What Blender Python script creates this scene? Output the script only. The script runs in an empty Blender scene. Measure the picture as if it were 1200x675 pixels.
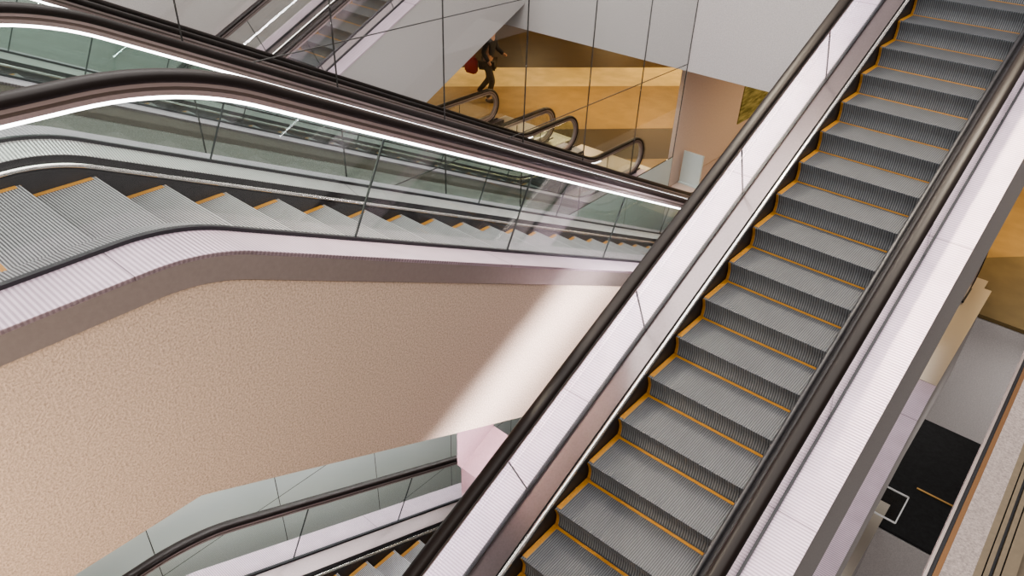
import bpy, bmesh, math, random
from mathutils import Vector, Matrix
random.seed(7)
C = bpy.context.scene.collection
TAN = math.tan(math.radians(26.0954545))
COS = math.cos(math.radians(26.0954545))

# ------------------------------------------------------------------ materials
def nodemat(name):
    m = bpy.data.materials.new(name); m.use_nodes = True
    nt = m.node_tree; nt.nodes.clear()
    out = nt.nodes.new('ShaderNodeOutputMaterial')
    return m, nt, out
def N(nt, typ, **kw):
    n = nt.nodes.new(typ)
    for k, v in kw.items():
        if k in n.inputs: n.inputs[k].default_value = v
        else: setattr(n, k, v)
    return n
def rgb(c): return (c[0], c[1], c[2], 1.0)
def pbr(name, col, rough=.5, metal=0.0, spec=.5, noise=0.0, nscale=40., bump=0.0, coat=0.0):
    m, nt, out = nodemat(name)
    b = N(nt, 'ShaderNodeBsdfPrincipled', Roughness=rough, Metallic=metal)
    b.inputs['Specular IOR Level'].default_value = spec
    b.inputs['Coat Weight'].default_value = coat
    b.inputs['Base Color'].default_value = rgb(col)
    if noise or bump:
        tc = N(nt, 'ShaderNodeTexCoord')
        nz = N(nt, 'ShaderNodeTexNoise', Scale=nscale, Detail=4.0, Roughness=.6)
        nt.links.new(tc.outputs['Object'], nz.inputs['Vector'])
        mr = N(nt, 'ShaderNodeMapRange'); mr.inputs[1].default_value = .3; mr.inputs[2].default_value = .7
        mr.inputs[3].default_value = 1 - noise; mr.inputs[4].default_value = 1 + noise
        nt.links.new(nz.outputs['Fac'], mr.inputs[0])
        mx = N(nt, 'ShaderNodeMix', data_type='RGBA', blend_type='MULTIPLY'); mx.inputs[0].default_value = 1
        mx.inputs[6].default_value = rgb(col); nt.links.new(mr.outputs[0], mx.inputs[7])
        nt.links.new(mx.outputs[2], b.inputs['Base Color'])
        if bump:
            bp = N(nt, 'ShaderNodeBump', Strength=bump, Distance=.01)
            nt.links.new(nz.outputs['Fac'], bp.inputs['Height']); nt.links.new(bp.outputs[0], b.inputs['Normal'])
    nt.links.new(b.outputs[0], out.inputs[0])
    return m
def striped(name, c1, c2, pitch, src='UV', axis=1, rough=.35, metal=.0, bump=.3, seam=0.0, sharp=.5, spec=.5):
    """fine ribs: colour and bump alternate along one coordinate"""
    m, nt, out = nodemat(name)
    b = N(nt, 'ShaderNodeBsdfPrincipled', Roughness=rough, Metallic=metal)
    b.inputs['Specular IOR Level'].default_value = spec
    tc = N(nt, 'ShaderNodeTexCoord'); sp = N(nt, 'ShaderNodeSeparateXYZ')
    nt.links.new(tc.outputs[src], sp.inputs[0])
    mu = N(nt, 'ShaderNodeMath', operation='MULTIPLY'); mu.inputs[1].default_value = 2*math.pi/pitch
    nt.links.new(sp.outputs[axis], mu.inputs[0])
    sn = N(nt, 'ShaderNodeMath', operation='SINE'); nt.links.new(mu.outputs[0], sn.inputs[0])
    mr = N(nt, 'ShaderNodeMapRange'); mr.inputs[1].default_value = -sharp; mr.inputs[2].default_value = sharp
    nt.links.new(sn.outputs[0], mr.inputs[0])
    mx = N(nt, 'ShaderNodeMix', data_type='RGBA'); mx.inputs[6].default_value = rgb(c1); mx.inputs[7].default_value = rgb(c2)
    nt.links.new(mr.outputs[0], mx.inputs[0])
    col = mx.outputs[2]
    # slow blotches so large runs are not flat
    nz = N(nt, 'ShaderNodeTexNoise', Scale=6.0, Detail=3.0); nt.links.new(tc.outputs['Object'], nz.inputs['Vector'])
    m2 = N(nt, 'ShaderNodeMapRange'); m2.inputs[1].default_value = .3; m2.inputs[2].default_value = .7; m2.inputs[3].default_value = .93; m2.inputs[4].default_value = 1.05
    nt.links.new(nz.outputs['Fac'], m2.inputs[0])
    mm = N(nt, 'ShaderNodeMix', data_type='RGBA', blend_type='MULTIPLY'); mm.inputs[0].default_value = 1
    nt.links.new(col, mm.inputs[6]); nt.links.new(m2.outputs[0], mm.inputs[7]); col = mm.outputs[2]
    if seam:
        md = N(nt, 'ShaderNodeMath', operation='PINGPONG'); md.inputs[1].default_value = seam
        nt.links.new(sp.outputs[axis], md.inputs[0])
        lt = N(nt, 'ShaderNodeMath', operation='LESS_THAN'); lt.inputs[1].default_value = .003
        nt.links.new(md.outputs[0], lt.inputs[0])
        ms = N(nt, 'ShaderNodeMix', data_type='RGBA'); ms.inputs[7].default_value = rgb([x*.45 for x in c1])
        nt.links.new(lt.outputs[0], ms.inputs[0]); nt.links.new(col, ms.inputs[6]); col = ms.outputs[2]
    nt.links.new(col, b.inputs['Base Color'])
    if bump:
        bp = N(nt, 'ShaderNodeBump', Strength=bump, Distance=.004)
        nt.links.new(sn.outputs[0], bp.inputs['Height']); nt.links.new(bp.outputs[0], b.inputs['Normal'])
    nt.links.new(b.outputs[0], out.inputs[0])
    return m
def glassmat(name, tint, refl=.9, ior=1.5, base=0.0):
    m, nt, out = nodemat(name)
    t = N(nt, 'ShaderNodeBsdfTransparent', Color=rgb(tint))
    g = N(nt, 'ShaderNodeBsdfGlossy', Roughness=.0, Color=(refl, refl, refl, 1))
    f = N(nt, 'ShaderNodeFresnel')
    ge = N(nt, 'ShaderNodeNewGeometry')
    io = N(nt, 'ShaderNodeMapRange'); io.inputs[3].default_value = ior; io.inputs[4].default_value = 1/ior
    nt.links.new(ge.outputs['Backfacing'], io.inputs[0]); nt.links.new(io.outputs[0], f.inputs['IOR'])
    ad = N(nt, 'ShaderNodeMath', operation='ADD', use_clamp=True); ad.inputs[1].default_value = base
    nt.links.new(f.outputs[0], ad.inputs[0])
    mx = N(nt, 'ShaderNodeMixShader')
    nt.links.new(ad.outputs[0], mx.inputs[0]); nt.links.new(t.outputs[0], mx.inputs[1]); nt.links.new(g.outputs[0], mx.inputs[2])
    nt.links.new(mx.outputs[0], out.inputs[0])
    return m
def emis(name, col, s):
    m, nt, out = nodemat(name)
    e = N(nt, 'ShaderNodeEmission', Color=rgb(col), Strength=s)
    nt.links.new(e.outputs[0], out.inputs[0]); return m

M = {}
M['rubber'] = pbr('black rubber', (.012, .008, .007), .42, spec=.28)
M['gasket'] = pbr('black gasket', (.02, .02, .024), .45)
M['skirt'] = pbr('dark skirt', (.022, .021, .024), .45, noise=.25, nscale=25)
M['deck_white'] = striped('white ribbed aluminium', (.49, .375, .45), (.72, .59, .675), .021, rough=.36, metal=.35, bump=.25, seam=1.25)
M['deck_grey'] = striped('grey ribbed aluminium', (.42, .41, .41), (.78, .76, .74), .019, rough=.30, metal=.55, bump=.4, seam=1.25)
M['deck_mauve'] = pbr('brushed mauve aluminium', (.31, .255, .262), .28, metal=.9, noise=.06, nscale=60)
M['fascia_brown'] = pbr('brown satin metal', (.36, .30, .275), .40, metal=.75, noise=.05)
M['fascia_metal'] = pbr('satin steel band', (.40, .36, .36), .36, metal=.7, noise=.05)
M['guide'] = pbr('mauve handrail guide', (.36, .295, .285), .42, metal=.45)
M['groove'] = pbr('dark groove', (.12, .09, .08), .5)
M['mould'] = pbr('bright moulding', (.80, .77, .74), .18, metal=1.0)
M['led'] = emis('light strip', (1.0, .98, .97), 7.0)
M['stucco'] = pbr('tan sprayed plaster', (.535, .41, .325), .9, noise=.32, nscale=95, bump=.8)
M['plaster_grey'] = pbr('grey sprayed plaster', (.50, .47, .46), .92, noise=.16, nscale=70, bump=.5)
M['plaster_dark'] = pbr('grey cladding', (.30, .28, .27), .85, noise=.12, nscale=70, bump=.4)
M['plaster_pink'] = pbr('pink plaster', (.25, .145, .16), .9, noise=.05, nscale=60, bump=.3)
M['wall_beige'] = pbr('beige wall', (.52, .41, .345), .9, noise=.05, nscale=30)
M['tread'] = striped('ribbed tread', (.066, .070, .077), (.145, .150, .158), .0155, src='Object', axis=0, rough=.5, metal=.25, bump=.5)
M['riser'] = striped('ribbed riser', (.08, .09, .10), (.215, .23, .247), .0185, src='Object', axis=0, rough=.5, metal=.25, bump=.6)
M['tread_light'] = striped('ribbed light tread', (.07, .07, .074), (.36, .36, .365), .0145, src='Object', axis=1, rough=.45, metal=.3, bump=.5)  # lighter twin of tread; stronger light on these steps put into the colour
M['deck_tread'] = striped('ribbed grey deck', (.08, .08, .084), (.36, .36, .365), .0145, rough=.45, metal=.3, bump=.5)
M['yellow'] = pbr('yellow demarcation', (.36, .172, .022), .55, noise=.15, nscale=60)
M['glass'] = glassmat('balustrade glass', (.95, .962, .957))
M['glass_teal'] = glassmat('green tinted balustrade glass', (.86, .945, .91), base=.02)
M['glass_wall'] = glassmat('clear partition glass', (.95, .96, .955), base=.0)
M['glass_edge'] = pbr('glass joint', (.035, .045, .045), .4)
M['glass_wall_joint'] = pbr('partition joint', (.03, .028, .026), .5)
M['granite'] = pbr('speckled granite', (.25, .205, .185), .6, noise=.38, nscale=160, bump=.1)
M['tan_trim'] = pbr('tan trim', (.12, .09, .055), .6, noise=.1)
M['bronze'] = pbr('bronze edge', (.17, .085, .035), .4, metal=.5)
M['steel'] = pbr('stainless steel', (.60, .54, .47), .38, metal=.9)
M['black_floor'] = pbr('black carpet', (.012, .012, .013), .75, noise=.5, nscale=14)
M['brass'] = pbr('brass strip', (.42, .25, .09), .35, metal=.8)
M['cap'] = pbr('dark end cap', (.02, .02, .022), .5)

def teal_wall():
    m, nt, out = nodemat('teal back painted glass')
    b = N(nt, 'ShaderNodeBsdfPrincipled', Roughness=.35, Metallic=0)
    b.inputs['Base Color'].default_value = (.40, .47, .44, 1)
    b.inputs['Specular IOR Level'].default_value = .9
    tc = N(nt, 'ShaderNodeTexCoord'); nz = N(nt, 'ShaderNodeTexNoise', Scale=.8, Detail=2)
    nt.links.new(tc.outputs['Object'], nz.inputs['Vector'])
    cr = N(nt, 'ShaderNodeMix', data_type='RGBA'); cr.inputs[6].default_value = (.42, .49, .465, 1); cr.inputs[7].default_value = (.58, .64, .615, 1)
    nt.links.new(nz.outputs['Fac'], cr.inputs[0]); nt.links.new(cr.outputs[2], b.inputs['Base Color'])
    nt.links.new(b.outputs[0], out.inputs[0]); return m
M['teal'] = teal_wall()
def banded_floor():
    """polished floor with broad diagonal bands of brown, cream and amber tile"""
    m, nt, out = nodemat('banded tile floor')
    b = N(nt, 'ShaderNodeBsdfPrincipled', Roughness=.5); b.inputs['Specular IOR Level'].default_value = .25
    tc = N(nt, 'ShaderNodeTexCoord'); sp = N(nt, 'ShaderNodeSeparateXYZ'); nt.links.new(tc.outputs['Object'], sp.inputs[0])
    a = N(nt, 'ShaderNodeMath', operation='MULTIPLY'); a.inputs[1].default_value = -.73; nt.links.new(sp.outputs[0], a.inputs[0])
    c = N(nt, 'ShaderNodeMath', operation='MULTIPLY_ADD'); c.inputs[1].default_value = .683
    nt.links.new(sp.outputs[1], c.inputs[0]); nt.links.new(a.outputs[0], c.inputs[2])
    mr = N(nt, 'ShaderNodeMapRange'); mr.inputs[1].default_value = 5; mr.inputs[2].default_value = 30
    nt.links.new(c.outputs[0], mr.inputs[0])
    cr = N(nt, 'ShaderNodeValToRGB'); cr.color_ramp.interpolation = 'CONSTANT'
    E = cr.color_ramp.elements
    def pos(t): return (t-5)/25
    E[0].position = 0; E[0].color = (.15, .105, .045, 1)
    E[1].position = pos(12.9); E[1].color = (.035, .020, .007, 1)
    for t, col in [(9.0, (.34, .215, .085)), (14.45, (.34, .205, .075)), (17.15, (.72, .52, .23)), (18.6, (.05, .027, .008))]:
        e = E.new(pos(t)); e.color = rgb(col)
    nz = N(nt, 'ShaderNodeTexNoise', Scale=3.0, Detail=5.0); nt.links.new(tc.outputs['Object'], nz.inputs['Vector'])
    m2 = N(nt, 'ShaderNodeMapRange'); m2.inputs[1].default_value = .3; m2.inputs[2].default_value = .7; m2.inputs[3].default_value = .85; m2.inputs[4].default_value = 1.12
    nt.links.new(nz.outputs['Fac'], m2.inputs[0])
    mm = N(nt, 'ShaderNodeMix', data_type='RGBA', blend_type='MULTIPLY'); mm.inputs[0].default_value = 1
    nt.links.new(mr.outputs[0], cr.inputs[0]); nt.links.new(cr.outputs[0], mm.inputs[6]); nt.links.new(m2.outputs[0], mm.inputs[7])
    nt.links.new(mm.outputs[2], b.inputs['Base Color']); nt.links.new(b.outputs[0], out.inputs[0])
    return m
M['floor_banded'] = banded_floor()
def art():
    m, nt, out = nodemat('green artwork')
    b = N(nt, 'ShaderNodeBsdfPrincipled', Roughness=.7)
    tc = N(nt, 'ShaderNodeTexCoord'); nz = N(nt, 'ShaderNodeTexNoise', Scale=3.5, Detail=6)
    mp = N(nt, 'ShaderNodeMapping'); mp.inputs['Rotation'].default_value = (.6, 0, 0); mp.inputs['Scale'].default_value = (1, 1, 5)
    nt.links.new(tc.outputs['Object'], mp.inputs[0]); nt.links.new(mp.outputs[0], nz.inputs['Vector'])
    cr = N(nt, 'ShaderNodeValToRGB'); E = cr.color_ramp.elements
    E[0].position = .35; E[0].color = (.10, .10, .02, 1); E[1].position = .68; E[1].color = (.34, .32, .13, 1)
    nt.links.new(nz.outputs['Fac'], cr.inputs[0]); nt.links.new(cr.outputs[0], b.inputs['Base Color']); nt.links.new(b.outputs[0], out.inputs[0])
    return m
M['art'] = art()

# ------------------------------------------------------------------ object helpers
def link(o, parent=None):
    C.objects.link(o)
    if parent is not None: o.parent = parent
    return o
def meshobj(name, verts, faces, mat, parent=None, uvs=None, smooth=False, mats=None, fmat=None):
    me = bpy.data.meshes.new(name); me.from_pydata(verts, [], faces)
    if uvs is not None:
        ul = me.uv_layers.new(name='UVMap')
        for l in me.loops: ul.data[l.index].uv = uvs[l.vertex_index]
    me.materials.append(mat)
    for m in (mats or []): me.materials.append(m)
    for i, p in enumerate(me.polygons):
        p.use_smooth = smooth
        if fmat: p.material_index = fmat[i]
    me.update()
    return link(bpy.data.objects.new(name, me), parent)
class MB:
    def __init__(s): s.v = []; s.f = []; s.m = []
    def add(s, v, f, mi=0):
        o = len(s.v); s.v += [tuple(x) for x in v]; s.f += [tuple(i+o for i in q) for q in f]; s.m += [mi]*len(f)
    def box(s, x0, x1, y0, y1, z0, z1, mi=0):
        v = [(x, y, z) for x in (x0, x1) for y in (y0, y1) for z in (z0, z1)]
        s.add(v, [(0,1,3,2),(4,6,7,5),(0,4,5,1),(2,3,7,6),(0,2,6,4),(1,5,7,3)], mi)
    def build(s, name, mat, parent=None, mats=None, smooth=False):
        return meshobj(name, s.v, s.f, mat, parent, mats=mats, fmat=s.m, smooth=smooth)
def tag(o, label=None, cat=None, group=None, kind=None):
    for k, v in (('label', label), ('category', cat), ('group', group), ('kind', kind)):
        if v: o[k] = v
    return o
def struct(o): o['kind'] = 'structure'; return o
def empty(name, loc=(0,0,0)):
    o = bpy.data.objects.new(name, None); o.location = loc; o.empty_display_size = .3; C.objects.link(o); return o
def copy_tree(o, parent=None):
    c = o.copy(); C.objects.link(c)
    if parent is not None: c.parent = parent
    for ch in list(o.children): copy_tree(ch, c)
    return c

# ------------------------------------------------------------------ paths and sweeps (in the Y-Z plane)
def fillet(P, R):
    """polyline with rounded interior corners -> dense [(y,z)]"""
    out = [P[0]]
    for i in range(1, len(P)-1):
        a, b, c = Vector(P[i-1]), Vector(P[i]), Vector(P[i+1])
        d1 = (a-b).normalized(); d2 = (c-b).normalized()
        ang = math.acos(max(-1, min(1, d1.dot(d2)))); t = R[i]/math.tan(ang/2)
        p1 = b+d1*t; p2 = b+d2*t
        cen = b+(d1+d2).normalized()*(R[i]/math.sin(ang/2))
        a1 = math.atan2(p1.y-cen.y, p1.x-cen.x); a2 = math.atan2(p2.y-cen.y, p2.x-cen.x)
        da = (a2-a1+math.pi) % (2*math.pi)-math.pi
        for k in range(13):
            t_ = a1+da*k/12; out.append((cen.x+R[i]*math.cos(t_), cen.y+R[i]*math.sin(t_)))
    out.append(P[-1]); return out
def densify(P, step=.35):
    out = [P[0]]
    for a, b in zip(P, P[1:]):
        L = math.dist(a, b); n = max(1, int(L/step))
        for k in range(1, n+1): out.append((a[0]+(b[0]-a[0])*k/n, a[1]+(b[1]-a[1])*k/n))
    return out
def frames(P):
    F = []; s = 0
    for i, p in enumerate(P):
        a = P[max(0, i-1)]; b = P[min(len(P)-1, i+1)]
        ty, tz = b[0]-a[0], b[1]-a[1]; L = math.hypot(ty, tz) or 1; ty /= L; tz /= L
        if i: s += math.dist(P[i-1], p)
        F.append((p[0], p[1], -tz, ty, s))
    return F
def offset(P, n): return [(y+ny*n, z+nz*n) for y, z, ny, nz, s in frames(P)]
def miter(P, n):
    out = []
    for i, p in enumerate(P):
        ds = []
        if i: a = Vector(p)-Vector(P[i-1]); ds.append(a.normalized())
        if i < len(P)-1: a = Vector(P[i+1])-Vector(p); ds.append(a.normalized())
        nn = [Vector((-d.y, d.x)) for d in ds]
        if len(nn) == 1: v = nn[0]*n
        else:
            m_ = (nn[0]+nn[1]).normalized(); v = m_*(n/m_.dot(nn[0]))
        out.append((p[0]+v.x, p[1]+v.y))
    return out
def sub(P, s0, s1):
    """piece of a path between arc lengths"""
    F = frames(P); out = []
    def at(s):
        for a, b in zip(F, F[1:]):
            if b[4] >= s: 
                t = (s-a[4])/max(1e-9, b[4]-a[4]); return (a[0]+(b[0]-a[0])*t, a[1]+(b[1]-a[1])*t)
        return (F[-1][0], F[-1][1])
    out.append(at(s0)); out += [(f[0], f[1]) for f in F if s0+1e-4 < f[4] < s1-1e-4]; out.append(at(s1)); return out
def zat(P, y):
    if y <= P[0][0]: return P[0][1]
    for a, b in zip(P, P[1:]):
        if a[0] <= y <= b[0] and b[0] > a[0]: return a[1]+(b[1]-a[1])*(y-a[0])/(b[0]-a[0])
    return P[-1][1]
def sweep(name, P, prof, mat, parent, closed=True, cap=True, smooth=False, mats=None, pm=None):
    """prof: [(x, n)] swept along path P; n is measured square to the path"""
    F = frames(P); k = len(prof); V = []; UV = []
    # cross-section length for u
    us = [0]
    for a, b in zip(prof, prof[1:]): us.append(us[-1]+math.dist(a, b))
    for y, z, ny, nz, s in F:
        for j, (x, n) in enumerate(prof):
            V.append((x, y+ny*n, z+nz*n)); UV.append((us[j], s))
    f = []; fm = []
    m = k if closed else k-1
    for i in range(len(F)-1):
        for j in range(m):
            a = i*k+j; b = i*k+(j+1) % k
            f.append((a, b, b+k, a+k)); fm.append(pm[j] if pm else 0)
    if closed and cap:
        f.append(tuple(range(k-1, -1, -1))); fm.append(0)
        f.append(tuple((len(F)-1)*k+j for j in range(k))); fm.append(0)
    o = meshobj(name, V, f, mat, parent, uvs=UV, smooth=smooth, mats=mats, fmat=fm)
    bm = bmesh.new(); bm.from_mesh(o.data); bmesh.ops.recalc_face_normals(bm, faces=bm.faces); bm.to_mesh(o.data); bm.free()
    return o

RUN, RISE = .36274, .17767
def step_meshes(direction, tread_mat, yellow_back=True):
    """nose at the local origin; tread runs back along direction*Y"""
    d = direction; h = .497
    mb = MB()
    mb.add([(-h, -d*.022, 0), (h, -d*.022, 0), (h, d*RUN, 0), (-h, d*RUN, 0)], [(0,1,2,3) if d > 0 else (3,2,1,0)], 0)
    pts = [(-.022, 0), (-.020, -.012), (-.002, -.05), (.012, -.09), (.014, -.135), (.006, -RISE-.004)]
    v = []
    for y, z in pts: v += [(-h, d*y, z), (h, d*y, z)]
    f = [(2*i, 2*i+2, 2*i+3, 2*i+1) for i in range(len(pts)-1)]
    mb.add(v, f, 1)
    # closed ends of the step
    for sx in (-h, h):
        mb.add([(sx, d*y, z) for y, z in pts]+[(sx, d*RUN, -RISE), (sx, d*RUN, 0)], [tuple(range(len(pts)+2))], 1)
    me = mb.build('step', M[tread_mat], None, mats=[M['riser']])
    yb = MB()
    e = .0025
    yb.box(-.5, -.462, min(0, d*RUN), max(0, d*RUN), -.012, e)
    for (y0, z0), (y1, z1) in zip(pts, pts[1:]):
        yb.add([(-.5, d*y0-d*e, z0), (-.476, d*y0-d*e, z0), (-.476, d*y1-d*e, z1), (-.5, d*y1-d*e, z1)], [(0,1,2,3)])
    if yellow_back:
        a, b = sorted((d*(RUN-.030), d*(RUN-.006)))
        yb.box(-.497, .497, a, b, -.012, e)
    ye = yb.build('demarcation_line', M['yellow'], None)
    a, b = me.data, ye.data
    bpy.data.objects.remove(me); bpy.data.objects.remove(ye)
    return a, b
STEP_UP = step_meshes(1, 'tread')
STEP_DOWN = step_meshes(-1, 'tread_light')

G = .735          # balustrade glass, from the escalator's centre line
def handrail_path(P, loop0, loop1, HR, r=.34):
    Q = offset(P, HR)
    if loop1:
        y, z = P[-1]
        # flat end: half circle down to the deck, then back under it
        Q = [q for q in Q if q[0] < y-r-.02]+[(y-r, z+HR)]
        for k in range(1, 15):
            t = math.pi/2-math.pi*k/14
            Q.append((y-r+r*math.cos(t), z+HR-r+r*math.sin(t)))
        Q.append((y-r-.25, z+HR-2*r))
    if loop0:
        y, z = P[0]
        Q = [q for q in Q if q[0] > y+r+.02]
        L = [(y+r, z+HR)]
        for k in range(1, 15):
            t = math.pi/2+math.pi*k/14
            L.append((y+r+r*math.cos(t), z+HR-r+r*math.sin(t)))
        L.append((y+r+.25, z+HR-2*r))
        Q = L[::-1]+Q
    return Q

def make_escalator(cx, pts, R, nd, style, steps, loops, joints, direction):
    root = empty('escalator', (cx, pts[0][0], pts[0][1]))
    oy, oz = pts[0]
    HR = {'A': .672, 'A2': .69, 'B': .674}[style]; gs = .74 if style == 'B' else 1.0
    hw = 1.12 if style == 'A' else 1.0
    P = densify(fillet([(y-oy, z-oz) for y, z in pts], R), .3)
    up = style != 'B'
    side_names = (-1, 1)
    # truss
    depth = {'A': 1.50, 'A2': 1.25, 'B': 1.262}[style]
    band = {'A': .0, 'A2': .0, 'B': .137}[style]
    cm = {'A': 'plaster_dark', 'A2': 'plaster_dark', 'B': 'stucco'}[style]
    for sg in side_names:
        top = offset(P, -band-.004); bot = miter([(y-oy, z-oz) for y, z in pts], -depth)
        ring = top+bot[::-1]; n = len(ring)
        V = [(sg*.985, a, b) for a, b in ring]+[(sg*1.0, a, b) for a, b in ring]
        fc = [(i, (i+1) % n, n+(i+1) % n, n+i) for i in range(n)]+[tuple(range(n)), tuple(range(2*n-1, n-1, -1))]
        o = meshobj('side_cladding', V, fc, M[cm], root)
        bm = bmesh.new(); bm.from_mesh(o.data); bmesh.ops.recalc_face_normals(bm, faces=bm.faces)
        bmesh.ops.triangulate(bm, faces=[q for q in bm.faces if len(q.verts) > 4]); bm.to_mesh(o.data); bm.free()
        if band:
            sweep('metal_fascia', P, [(sg*.99, -.004), (sg*1.006, -.004), (sg*1.006, -band), (sg*.99, -band)], M['fascia_brown'], root)
    sweep('soffit', miter([(y-oy, z-oz) for y, z in pts], -depth), [(-.984, .0), (.984, .0), (.984, .05), (-.984, .05)], M['plaster_dark'], root)
    nose_n = -nd*COS
    for sg in side_names:
        far = (sg < 0)
        dm = 'deck_white'
        if style == 'B' and far: dm = 'deck_white'
        sweep('outer_deck', P, [(sg*(G+.012), -.02), (sg*1.006, -.02), (sg*1.006, .0), (sg*(G+.012), .0)], M[dm], root)
        im = ('deck_grey' if far else 'deck_tread') if style == 'B' else 'deck_mauve'
        mo = nose_n+.045            # moulding height
        xi = .60 if (style == 'A' and sg > 0) else .548
        inz = max(mo+.045, -.035) if style == 'B' else .035
        sweep('inner_deck', P, [(sg*(G-.012), -.03), (sg*xi, -.03+inz), (sg*xi, inz), (sg*(G-.012), .0)], M[im], root)
        sweep('gasket', P, [(sg*(G-.014), -.02), (sg*(G+.014), -.02), (sg*(G+.014), .018), (sg*(G-.014), .018)], M['gasket'], root)
        # skirt: dark upstand under the deck edge, then the panel beside the steps
        sweep('skirt_panel', P, [(sg*(xi-.002), inz-.004), (sg*.546, mo-.01), (sg*.506, mo-.01), (sg*.506, nose_n-.30), (sg*(xi+.012), nose_n-.30), (sg*(xi+.012), inz-.004)], M['skirt'], root)
        c = (sg*.524, mo+.006)
        prof = [(c[0]+.019*math.cos(2*math.pi*k/8), c[1]+.016*math.sin(2*math.pi*k/8)) for k in range(8)]
        sweep('skirt_moulding', P, prof, M['mould' if (sg < 0 or style == 'B') else 'skirt'], root, smooth=True)  # right moulding coloured dark in place of the dark reflection it shows
        # handrail, guide, light strip
        H = handrail_path(P, loops[0], loops[1], HR)
        HL = [q for q in offset(P, HR) if not loops[1] or q[0] < P[-1][0]-1.1]
        hp = [(-.026, -.030), (-.040, -.022), (-.043, -.004), (-.034, .012), (-.015, .019), (.015, .019), (.034, .012), (.043, -.004), (.040, -.022), (.026, -.030)]
        sweep('handrail', H, [(sg*G+x*hw, n) for x, n in hp], M['rubber'], root, smooth=True)
        gp = [(-.030, -.022), (.030, -.022), (.030, -.050), (.024, -.054), (.024, -.066), (.030, -.070), (.022, -.100), (-.022, -.100), (-.030, -.070), (-.024, -.066), (-.024, -.054), (-.030, -.050)]
        pm = [0, 0, 1, 1, 1, 0, 0, 0, 1, 1, 1, 0]
        g = sweep('handrail_guide', H, [(sg*G+x, n if n > -.03 else -.022+(n+.022)*gs) for x, n in gp], M['guide'], root, mats=[M['groove']], pm=pm)
        lh = .017 if style == 'B' else .004
        lz = -.022-.077*gs
        lp = [(-.016, lz), (.016, lz), (.016, lz-lh), (-.016, lz-lh)]
        sweep('light_strip', HL, [(sg*G+x, n) for x, n in lp], M['led'], g)
        # glass, pane by pane, with the thin dark joints between
        S = frames(P)[-1][4]
        cuts = [0.0]+[j for j in joints if .3 < j < S-.4]
        gm = 'glass_teal' if (style == 'B' and far) else 'glass'
        endcap = loops[1]
        for i, s0 in enumerate(cuts):
            s1 = cuts[i+1] if i+1 < len(cuts) else (S-.36 if endcap else S)
            if endcap and i+1 == len(cuts): s1 = S-.34
            sp = sub(P, s0+.004, s1-.004)
            x0, x1 = sg*G-.005, sg*G+.005
            sweep('glass_panel', sp, [(x0, .01), (x1, .01), (x1, HR-.095), (x0, HR-.095)], M[gm], root)
            if s0 > 0:
                jp = sub(P, s0-.004, s0+.004)
                sweep('glass_joint', jp, [(x0, .01), (x1, .01), (x1, HR-.10), (x0, HR-.10)], M['glass_edge'], root)
        if endcap:
            y, z = P[-1]; r = .34-.10
            arc = [(y-.34, z+.015)]
            for k in range(13):
                t = -math.pi/2+math.pi*k/12
                arc.append((y-.34+r*math.cos(t), z+HR-.34+r*math.sin(t)))
            V = []; n = len(arc)
            for x in (sg*G-.005, sg*G+.005): V += [(x, a, b) for a, b in arc]
            f = [tuple(range(n)), tuple(range(2*n-1, n-1, -1))]+[(i, (i+1) % n, n+(i+1) % n, n+i) for i in range(n)]
            meshobj('newel_glass', V, f, M[gm], root)
            mb = MB(); mb.box(sg*G-.05, sg*G+.05, y-.62, y-.18, z-.10, z+.035); mb.build('newel_base', M['cap'], root)
    if style == 'A2':
        S = frames(P)[-1][4]
        for sg in side_names:
            sweep('deck_end', sub(P, S-2.75, S+.0), [(sg*(G+.02), .001), (sg*1.008, .001), (sg*1.008, .006), (sg*(G+.02), .006)], M['steel'], root)
    if loops[1]:
        y, z = P[-1]
        mb = MB(); mb.box(-.9, .9, y-1.0, y+.45, z-nd-.02, z-nd+.012); mb.build('landing_plate', M['steel'], root)
    # steps
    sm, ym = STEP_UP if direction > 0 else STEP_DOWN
    for (y, z) in steps:
        o = bpy.data.objects.new('step', sm); link(o, root); o.location = (0, y-oy, z-oz)
        l = bpy.data.objects.new('demarcation_line', ym); link(l, o)
    return root, P

def up_steps(pts, R, nd, y_first, y0, y1):
    P = densify(fillet(pts, R), .2); out = []
    i0 = math.ceil((y0-y_first)/RUN)
    y = y_first+i0*RUN
    while y < y1:
        out.append((y, zat(P, y)-nd)); y += RUN
    return out

# ---------------- A: the big ascending escalator
kA, ndA = -5.586+.035, .035
YA1 = 9.0
ptsA = [(-1.0, kA+TAN*0.1), (0.1, kA+TAN*0.1), (YA1, kA+TAN*YA1), (10.55, kA+TAN*YA1)]
RA = [0, 1.6, 1.0, 0]
joints_A = [1.1+.0+i*1.55 for i in range(9)]
stA = up_steps(ptsA, RA, ndA, 2.56824-RUN, 0.3, 9.5)
A, _ = make_escalator(-1.4338, ptsA, RA, ndA, 'A', stA, (False, False), joints_A, 1)
tag(A, 'large nearest escalator with yellow-edged grey steps climbing up the right half', 'escalator')

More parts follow.
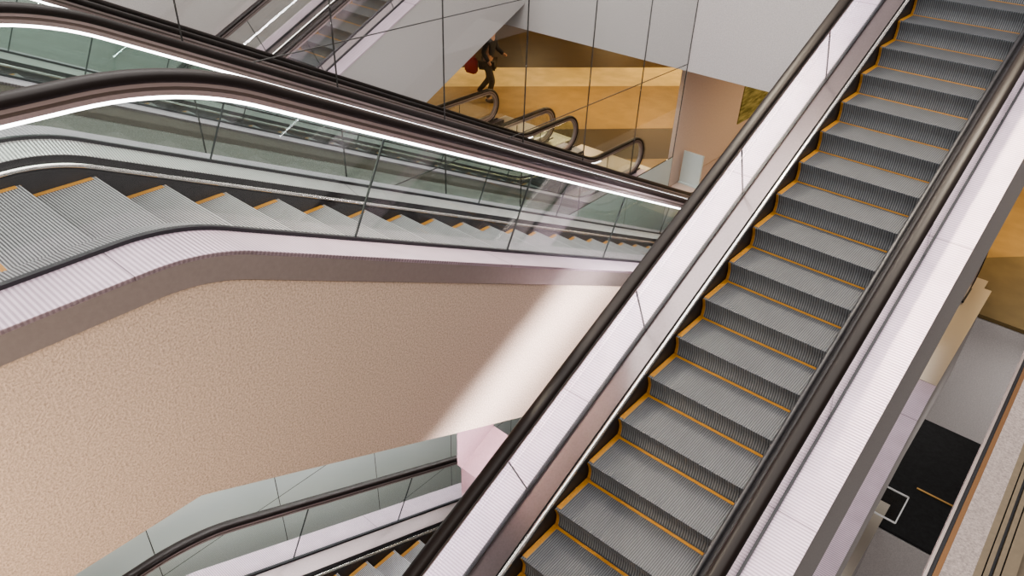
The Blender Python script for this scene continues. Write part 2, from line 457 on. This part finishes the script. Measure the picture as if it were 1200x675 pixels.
# ---------------- B: descending escalator with the tan plastered flank
kB, ndB = -1.0, .155
ptsB = [(-1.6, -1.59), (1.204, -1.59), (9.37, -5.59), (11.1, -5.59)]
RB = [0, 1.05, 1.6, 0]
PB = densify(fillet(ptsB, RB), .2)
noses = [1.345+RUN*i for i in range(-7, 23)]
stB = [(y, zat(PB, y)-ndB) for y in noses]
PBs = frames(PB)
sB = lambda y: next(f[4] for f in PBs if f[0] >= y)
base = sB(2.1)
joints_B = [base+1.44*i for i in range(0, 9)]
B, _ = make_escalator(-3.64, ptsB, RB, ndB, 'B', stB, (False, True), joints_B, -1)
tag(B, 'escalator going down beside a tan plastered flank, bright light strips under its handrails', 'escalator')
Cc = copy_tree(B); Cc.location.z -= 4.145
tag(Cc, 'lowest left escalator, partly hidden under the tan plastered flank at the bottom', 'escalator')
def strip_leds(root):
    for ch in list(root.children):
        for g in list(ch.children):
            if g.name.startswith('light_strip'): bpy.data.objects.remove(g)
def reglass(root, mat):
    for ch in root.children:
        if ch.name.startswith(('glass_panel', 'newel_glass')):
            ch.data = ch.data.copy(); ch.data.materials[0] = M[mat]
strip_leds(Cc); reglass(Cc, 'glass')
for ch in Cc.children:
    if ch.name.startswith('inner_deck'):
        ch.data = ch.data.copy(); ch.data.materials[0] = M['deck_mauve']
F = copy_tree(B); F.location.x = -6.98
tag(F, 'descending escalator just behind the glass partition, its two rightmost handrail loops showing', 'escalator')
for ch in F.children:
    if ch.name.startswith('side_cladding'):
        ch.data = ch.data.copy(); ch.data.materials[0] = M['plaster_grey']

# ---------------- A2: ascending escalator one floor below A, and its twins
kA2 = -9.586
ptsA2 = [(1.0, kA2+TAN*1.6), (1.6, kA2+TAN*1.6), (8.16, kA2+TAN*8.16), (11.1, kA2+TAN*8.16)]
RA2 = [0, 1.6, 1.0, 0]
stA2 = up_steps(ptsA2, RA2, .1, 2.2, 2.0, 10.2)
A2, _ = make_escalator(-1.40, ptsA2, RA2, .1, 'A2', stA2, (False, True), [1.0+1.45*i for i in range(9)], 1)
tag(A2, 'escalator directly under the large nearest one, its pink ribbed edge showing on the right', 'escalator')
Ee = copy_tree(A2); Ee.location.x = -9.0
tag(Ee, 'escalator landing with the two leftmost handrail loops on the amber floor', 'escalator')
A3 = copy_tree(A2); A3.location.z -= 4.1; A3.location.y -= .45; A3.location.x += .01
tag(A3, 'lowest right escalator, its steel end reaching the black floor', 'escalator')
ax, ay, az = A3.location
mb = MB(); t = .011
X0, X1, Y0, Y1, Z = -.52-ax, -.19-ax, 9.80-ay, 10.48-ay, -9.2-az
mb.box(X0, X1, Y0-t, Y0+t, Z-t, Z+t); mb.box(X0, X1, Y1-t, Y1+t, Z-t, Z+t); mb.box(X1-t, X1+t, Y0, Y1, Z-t, Z+t)
M['white_edge'] = pbr('white edge', (.95, .95, .95), .4)
ef = mb.build('edge_guard', M['white_edge'], A3)
mb = MB(); mb.box(X0, X1-t, Y0+t, Y1-t, Z-.003, Z+.003); mb.build('guard_glass', M['glass'], ef)
D = copy_tree(A); D.location.x = -9.735; D.location.y += 2.13
strip_leds(D)
tag(D, 'distant climbing escalator at the top left beyond the glass partition', 'escalator')
for ch in D.children:
    if ch.name.startswith('side_cladding'):
        ch.data = ch.data.copy(); ch.data.materials[0] = M['plaster_grey']

for e_ in (A, B, Cc, F, A2, Ee, A3, D): e_['group'] = 'parallel escalators of the atrium'

# ------------------------------------------------------------------ setting
def slab(name, x0, x1, y0, y1, z0, z1, mat, label=None):
    mb = MB(); mb.box(x0, x1, y0, y1, z0, z1); return struct(mb.build(name, M[mat]))
YF = 10.63
slab('floor', -26, 3.5, YF+.02, 34, -5.80, -5.745, 'floor_banded')
slab('floor', -14, 3.5, 10.17, 26, -9.80, -9.745, 'black_floor')
slab('floor', -14, 3.5, -6, 26, -13.9, -13.84, 'plaster_grey')
# slab edges (fascias) facing the void
slab('wall_back', -14, 3.5, YF, YF+.3, -3.50, 3.0, 'plaster_grey')
slab('wall_back', -14, 3.5, YF, YF+.25, -7.75, -5.81, 'plaster_grey')
slab('wall_back', -14, 3.5, 10.15, 10.4, -11.7, -9.81, 'plaster_grey')
slab('ceiling', -26, 3.5, YF+.3, 34, -3.5, -3.4, 'plaster_grey')
slab('wall_far', -26, 3.5, 30, 30.2, -5.745, -3.5, 'wall_beige')
slab('wall_left', -13.2, -13.0, -6, YF-.02, -13.8, 4, 'plaster_grey')
slab('wall_side', -5.7, -5.6, 11.08, 24, -5.745, -3.5, 'wall_beige')
slab('floor', -5.59, -3.0, YF+.03, 24, -5.744, -5.739, 'wall_beige')
# lower teal panels of the partition
XP = -5.3
Yj = [-2.66+1.3115*i for i in range(11)]
Zj = [-4.868+1.532*i for i in range(5)]
Zl = [-4.868-1.532*i for i in range(6)]
def panels(name, ys, zs, mat, jm):
    mb = MB()
    for a, b in zip(ys, ys[1:]):
        for c, d in zip(zs, zs[1:]): mb.box(XP-.006, XP+.006, a+.004, b-.004, c+.004, d-.004)
    o = struct(mb.build(name, M[mat]))
    jb = MB()
    for y in ys: jb.box(XP-.007, XP+.007, y-.0036, y+.0036, zs[0], zs[-1])
    for z in zs: jb.box(XP-.0065, XP+.0065, ys[0], ys[-1], z-.0036, z+.0036)
    jb.build('panel_joint', M[jm], o)
    return o
panels('window_1', Yj, Zj, 'glass_wall', 'glass_wall_joint')
panels('wall_left_lower', Yj, sorted(Zl), 'teal', 'glass_wall_joint')
# plaster corner in the gap between the escalator stacks
mb = MB()
def inc(y, k): return k+TAN*y
x0, x1 = -2.66, -2.43
ya, yb_ = 2.70, 3.07
kk = -4.10-TAN*2.76
mb.add([(x0, 2.72, inc(2.72, kk)), (x1, 2.72, inc(2.72, kk)), (x1, yb_, inc(yb_, kk)), (x0, yb_, inc(yb_, kk))], [(0,1,2,3)])
mb.add([(x0, 2.68, -4.06), (x0, 2.72, inc(2.72, kk)), (x0, yb_, inc(yb_, kk)), (x0, yb_, inc(yb_, kk)+.6), (x0, 2.68, -3.45)], [(0,1,2,3,4)])
mb.add([(x0, 2.72, inc(2.72, kk)), (x1, 2.72, inc(2.72, kk)), (x1, 2.72, inc(2.72, kk)-.3), (x0, 2.72, inc(2.72, kk)-.3)], [(0,1,2,3)])
struct(mb.build('trim_1', M['plaster_pink']))

# upper walkway edge along the right
def strip(name, x0, x1, z0, z1, mat): return slab(name, x0, x1, -3, 6, z0, z1, mat)
strip('floor', .20, 2.2, -2.1, -1.78, 'tan_trim')
e = empty('trim_2', (0, 0, -1.745)); struct(e)
def estrip(name, x0, x1, z0, z1, mat):
    mb = MB(); mb.box(x0, x1, -3, 6, z0+1.745, z1+1.745); return mb.build(name, M[mat], e)
estrip('glass_rail_cap', .078, .086, -1.80, -1.735, 'fascia_brown')
estrip('dark_channel', .086, .098, -1.85, -1.76, 'gasket')
estrip('bronze_edging', .098, .112, -1.85, -1.745, 'bronze')
estrip('granite_kerb', .112, .182, -1.9, -1.742, 'granite')
estrip('tan_strip', .182, .200, -1.9, -1.742, 'tan_trim')
estrip('dark_channel', .200, .204, -1.9, -1.765, 'gasket')
estrip('tan_strip', .204, .216, -1.9, -1.745, 'tan_trim')
estrip('dark_channel', .216, .226, -1.9, -1.77, 'gasket')
estrip('tan_strip', .226, .239, -1.9, -1.745, 'tan_trim')
estrip('dark_channel', .239, .243, -1.9, -1.765, 'gasket')
estrip('tan_strip', .243, .275, -1.9, -1.745, 'tan_trim')

# brass strip in the black floor
mb = MB(); mb.box(-.16, .9, 11.39, 11.43, -9.745, -9.73)
tag(mb.build('floor_strip', M['brass']), 'thin brass strip set across the black floor', 'floor strip')
# green artwork and grey panel by the beige wall
mb = MB(); mb.box(-5.60, -5.58, 13.53, 14.9, -5.22, -3.6)
tag(mb.build('wall_picture', M['art']), 'green abstract picture hanging on the beige side wall', 'picture')

mb = MB(); mb.box(-5.575, -5.19, 11.40, 11.44, -5.739, -5.13); mb.box(-5.58, -5.18, 11.37, 11.47, -5.739, -5.71)
tag(mb.build('floor_panel', M['teal']), 'low pale grey-green panel standing by the beige wall', 'panel')

# ------------------------------------------------------------------ the walking person
M['cloth_dark'] = pbr('dark coat', (.012, .011, .013), .9)
M['trousers'] = pbr('dark trousers', (.05, .038, .024), .9)
M['skin'] = pbr('skin', (.42, .22, .13), .6)
M['hair'] = pbr('brown hair', (.06, .025, .012), .7)
M['red'] = pbr('red bag', (.42, .02, .015), .6)
def skinned(name, nodes, edges, mat, parent, lv=2):
    me = bpy.data.meshes.new(name); me.from_pydata([n[0] for n in nodes], edges, []); me.update()
    o = link(bpy.data.objects.new(name, me), parent); me.materials.append(mat)
    md = o.modifiers.new('skin', 'SKIN'); md.use_smooth_shade = True
    if not me.skin_vertices: 
        bpy.context.view_layer.objects.active = o
    for i, n in enumerate(nodes):
        v = me.skin_vertices[0].data[i]; r = n[1]; v.radius = r if isinstance(r, tuple) else (r, r); v.use_root = (i == 0)
    ss = o.modifiers.new('sub', 'SUBSURF'); ss.levels = lv; ss.render_levels = lv
    return o
def person(loc, yaw):
    root = empty('person', loc); root.rotation_euler.z = yaw
    # walking towards local +Y, trunk leaning a little forward
    nb = [((0, 0, .90), (.15, .11)), ((0, .03, 1.12), (.14, .10)), ((0, .07, 1.33), (.17, .105)), ((0, .09, 1.45), (.06, .06)), ((0, .12, 1.53), (.055, .055)), ((0, .145, 1.60), (.078, .09)), ((0, .14, 1.67), (.07, .08)),
          ((.18, .06, 1.37), .055), ((.23, -.02, 1.12), .044), ((.22, .12, .93), .034), ((.21, .16, .86), .03),
          ((-.18, .06, 1.37), .055), ((-.23, .12, 1.13), .044), ((-.21, .30, 1.02), .034), ((-.20, .37, 1.00), .03),
          ((.10, .02, .84), .085), ((.10, .16, .48), .062), ((.10, .05, .09), .042), ((.10, .20, .035), .035),
          ((-.10, -.02, .84), .085), ((-.10, .0, .47), .062), ((-.10, -.27, .14), .042), ((-.10, -.16, .04), .035)]
    eb = [(0,1),(1,2),(2,3),(3,4),(4,5),(5,6),(2,7),(7,8),(8,9),(9,10),(2,11),(11,12),(12,13),(13,14),(0,15),(15,16),(16,17),(17,18),(0,19),(19,20),(20,21),(21,22)]
    skinned('body', nb, eb, M['skin'], root)
    g = 1.16
    def grow(ids, k): return [(nb[i][0], tuple(x*k for x in nb[i][1]) if isinstance(nb[i][1], tuple) else nb[i][1]*k) for i in ids]
    skinned('coat', grow([0,1,2,3,7,8,9,11,12,13], 1.18), [(0,1),(1,2),(2,3),(2,4),(4,5),(5,6),(2,7),(7,8),(8,9)], M['cloth_dark'], root)
    skinned('trousers', grow([0,15,16,17,19,20,21], 1.2), [(0,1),(1,2),(2,3),(0,4),(4,5),(5,6)], M['trousers'], root)
    mb = MB()
    for sx, y, z in ((.10, .12, 0), (-.10, -.20, .02)):
        bm = bmesh.new(); bmesh.ops.create_uvsphere(bm, u_segments=12, v_segments=8, radius=1)
        mb.add([(sx+v.co.x*.048, y+v.co.y*.13, max(z+.0, z+.045+v.co.z*.05)) for v in bm.verts], [tuple(v.index for v in q.verts) for q in bm.faces]); bm.free()
    mb.build('shoe', M['cap'], root, smooth=True)
    mb = MB(); bm = bmesh.new(); bmesh.ops.create_uvsphere(bm, u_segments=14, v_segments=10, radius=1)
    mb.add([(v.co.x*.095, .125+v.co.y*.112-(.03 if v.co.z < 0 else 0), 1.665+v.co.z*(.085 if v.co.z > 0 else .14)) for v in bm.verts if True], [tuple(v.index for v in q.verts) for q in bm.faces if sum(v.co.y for v in q.verts)/len(q.verts) < .45 or sum(v.co.z for v in q.verts)/len(q.verts) > .35]); bm.free()
    mb.build('hair', M['hair'], root, smooth=True)
    return root
P_ = person((-10.93, 12.10, -5.745), math.radians(-70))
tag(P_, 'distant person in dark clothes walking over the amber floor with a red bag', 'person')
mb = MB(); bm = bmesh.new(); bmesh.ops.create_cube(bm, size=1); bmesh.ops.bevel(bm, geom=bm.edges[:], offset=.12, segments=3, affect='EDGES')
mb.add([(v.co.x*.30, v.co.y*.14, v.co.z*.34) for v in bm.verts], [tuple(v.index for v in q.verts) for q in bm.faces]); bm.free()
bag = empty('shoulder_bag', (-11.20, 11.86, -4.95))
mb.build('pouch', M['red'], bag, smooth=True)
st = MB(); st.add([(-.10, 0, .15), (-.07, 0, .15), (.06, .06, .55), (.03, .06, .55)], [(0,1,2,3)]); st.add([(.10, 0, .15), (.07, 0, .15), (.05, .07, .55), (.08, .07, .55)], [(0,1,2,3)]); st.build('strap', M['red'], bag)
tag(bag, 'red bag hanging at the side of the person in dark clothes', 'bag')

# ------------------------------------------------------------------ camera
p_pitch, p_roll, p_yaw, fpx = .5861155361, .03922255, -.68999521, 866.517
cy, sy = math.cos(p_yaw), math.sin(p_yaw)
f = Vector((sy*math.cos(p_pitch), cy*math.cos(p_pitch), -math.sin(p_pitch)))
r = Vector((cy, -sy, 0)); u = r.cross(f)
c_, s_ = math.cos(p_roll), math.sin(p_roll)
r2 = r*c_+u*s_; u2 = u*c_-r*s_
cam = bpy.data.cameras.new('camera'); co = bpy.data.objects.new('camera', cam); C.objects.link(co)
cam.sensor_width = 36; cam.lens = 36*fpx/1200; cam.clip_start = .02; cam.clip_end = 200
co.matrix_world = Matrix(((r2.x, u2.x, -f.x, 0), (r2.y, u2.y, -f.y, 0), (r2.z, u2.z, -f.z, 0), (0, 0, 0, 1)))
bpy.context.scene.camera = co

# ------------------------------------------------------------------ light
w = bpy.data.worlds.new('world'); bpy.context.scene.world = w; w.use_nodes = True
bg = w.node_tree.nodes['Background']; bg.inputs[0].default_value = (1.0, .93, .90, 1); bg.inputs[1].default_value = .45
def area(name, loc, rot, sx, sy, e, col=(1, .96, .93), spread=math.pi):
    l = bpy.data.lights.new(name, 'AREA'); l.shape = 'RECTANGLE'; l.size = sx; l.size_y = sy; l.energy = e; l.color = col; l.spread = spread
    o = bpy.data.objects.new(name, l); C.objects.link(o); o.location = loc; o.rotation_euler = rot; return o
def line_light(name, a, b, d, width, e, col=(1, .97, .96), spread=math.pi):
    a, b, d = Vector(a), Vector(b), Vector(d).normalized()
    x = (b-a).normalized(); z = -(d-x*d.dot(x)).normalized(); y = z.cross(x)
    l = bpy.data.lights.new(name, 'AREA'); l.shape = 'RECTANGLE'; l.size = (b-a).length; l.size_y = width; l.energy = e; l.color = col; l.spread = spread
    o = bpy.data.objects.new(name, l); C.objects.link(o); m = (a+b)/2
    o.matrix_world = Matrix(((x.x, y.x, z.x, m.x), (x.y, y.y, z.y, m.y), (x.z, y.z, z.z, m.z), (0, 0, 0, 1)))
    return o
area('overhead_fill', (-2, 4, 6), (0, 0, 0), 8, 10, 900)  # unseen area light added overhead; no ceiling is built there
area('overhead_fill', (-9, 5, 5), (0, 0, 0), 5, 9, 700)  # unseen fill added to brighten the escalators behind the partition
area('front_fill', (-3, -3, 2.5), (math.radians(65), 0, 0), 6, 3, 260)  # unseen fill added from the camera side to brighten the plaster slab edges
for x in (-14, -9.5, -7, -3, 0.5):
    for y in (13.5, 17.5, 22):
        area('floor_light', (x, y, -3.55), (0, 0, 0), 1.0, 1.0, 55, (1, .78, .47))
area('lower_light', (-1, 14, -7.9), (0, 0, 0), 3, 3, 30)
area('lower_light', (.6, 9.2, -6.0), (0, 0, 0), .5, 1.5, 14)
# handrail lighting of the big escalator: outward and down on both sides
def hl(X, Y, up): return (X, Y, kA+TAN*Y+up)
line_light('handrail_light', hl(-2.225, 1.2, .56), hl(-2.225, 8.4, .56), (-.75, 0, -.66), .02, 95, (1, .95, 1), math.radians(150))
line_light('handrail_light', hl(-.645, 1.2, .56), hl(-.645, 8.4, .56), (.6, 0, -.8), .02, 4, (1, .92, 1), math.radians(150))
# unseen fill lights added under the tan flank to brighten escalator and teal panels
line_light('under_fill', (-4.3, 1.6, -3.25), (-4.3, 5, -3.25-TAN*3.4-.1), (.15, 0, -1), .25, 55)
line_light('under_fill', (-4.85, 0.4, -3.6), (-4.85, 7, -3.6-TAN*5.6), (-.45, 0, -1), .2, 90)
def aim(name, loc, to, size, e, col, spread=math.pi):
    o = area(name, loc, (0, 0, 0), size, size, e, col, spread)
    o.rotation_euler = (Vector(to)-Vector(loc)).to_track_quat('-Z', 'Y').to_euler(); return o
aim('side_fill', (-.7, -1.4, -1.8), (-2.64, .1, -2.9), .8, 34, (1, .80, .58), math.radians(110))  # unseen warm fill added to brighten the lower left of the tan plaster
for loc, to, e in [((-3.88, 1.85, .58), (-2.0, 3.02, -3.91), 24), ((-3.61, 6.97, 2.17), (-2.05, 5.74, -2.42), 24), ((-.98, 7.14, 2.3), (-.55, 5.88, -2.52), 26)]:
    aim('downlight', loc, to, .16, e, (1, .86, .66), math.radians(60))

sc = bpy.context.scene
sc.view_settings.view_transform = 'AgX'
sc.view_settings.look = 'AgX - Medium High Contrast'
sc.view_settings.exposure = 0.12
sc.cycles.use_denoising = True
sc.cycles.transparent_max_bounces = 24
sc.cycles.max_bounces = 8
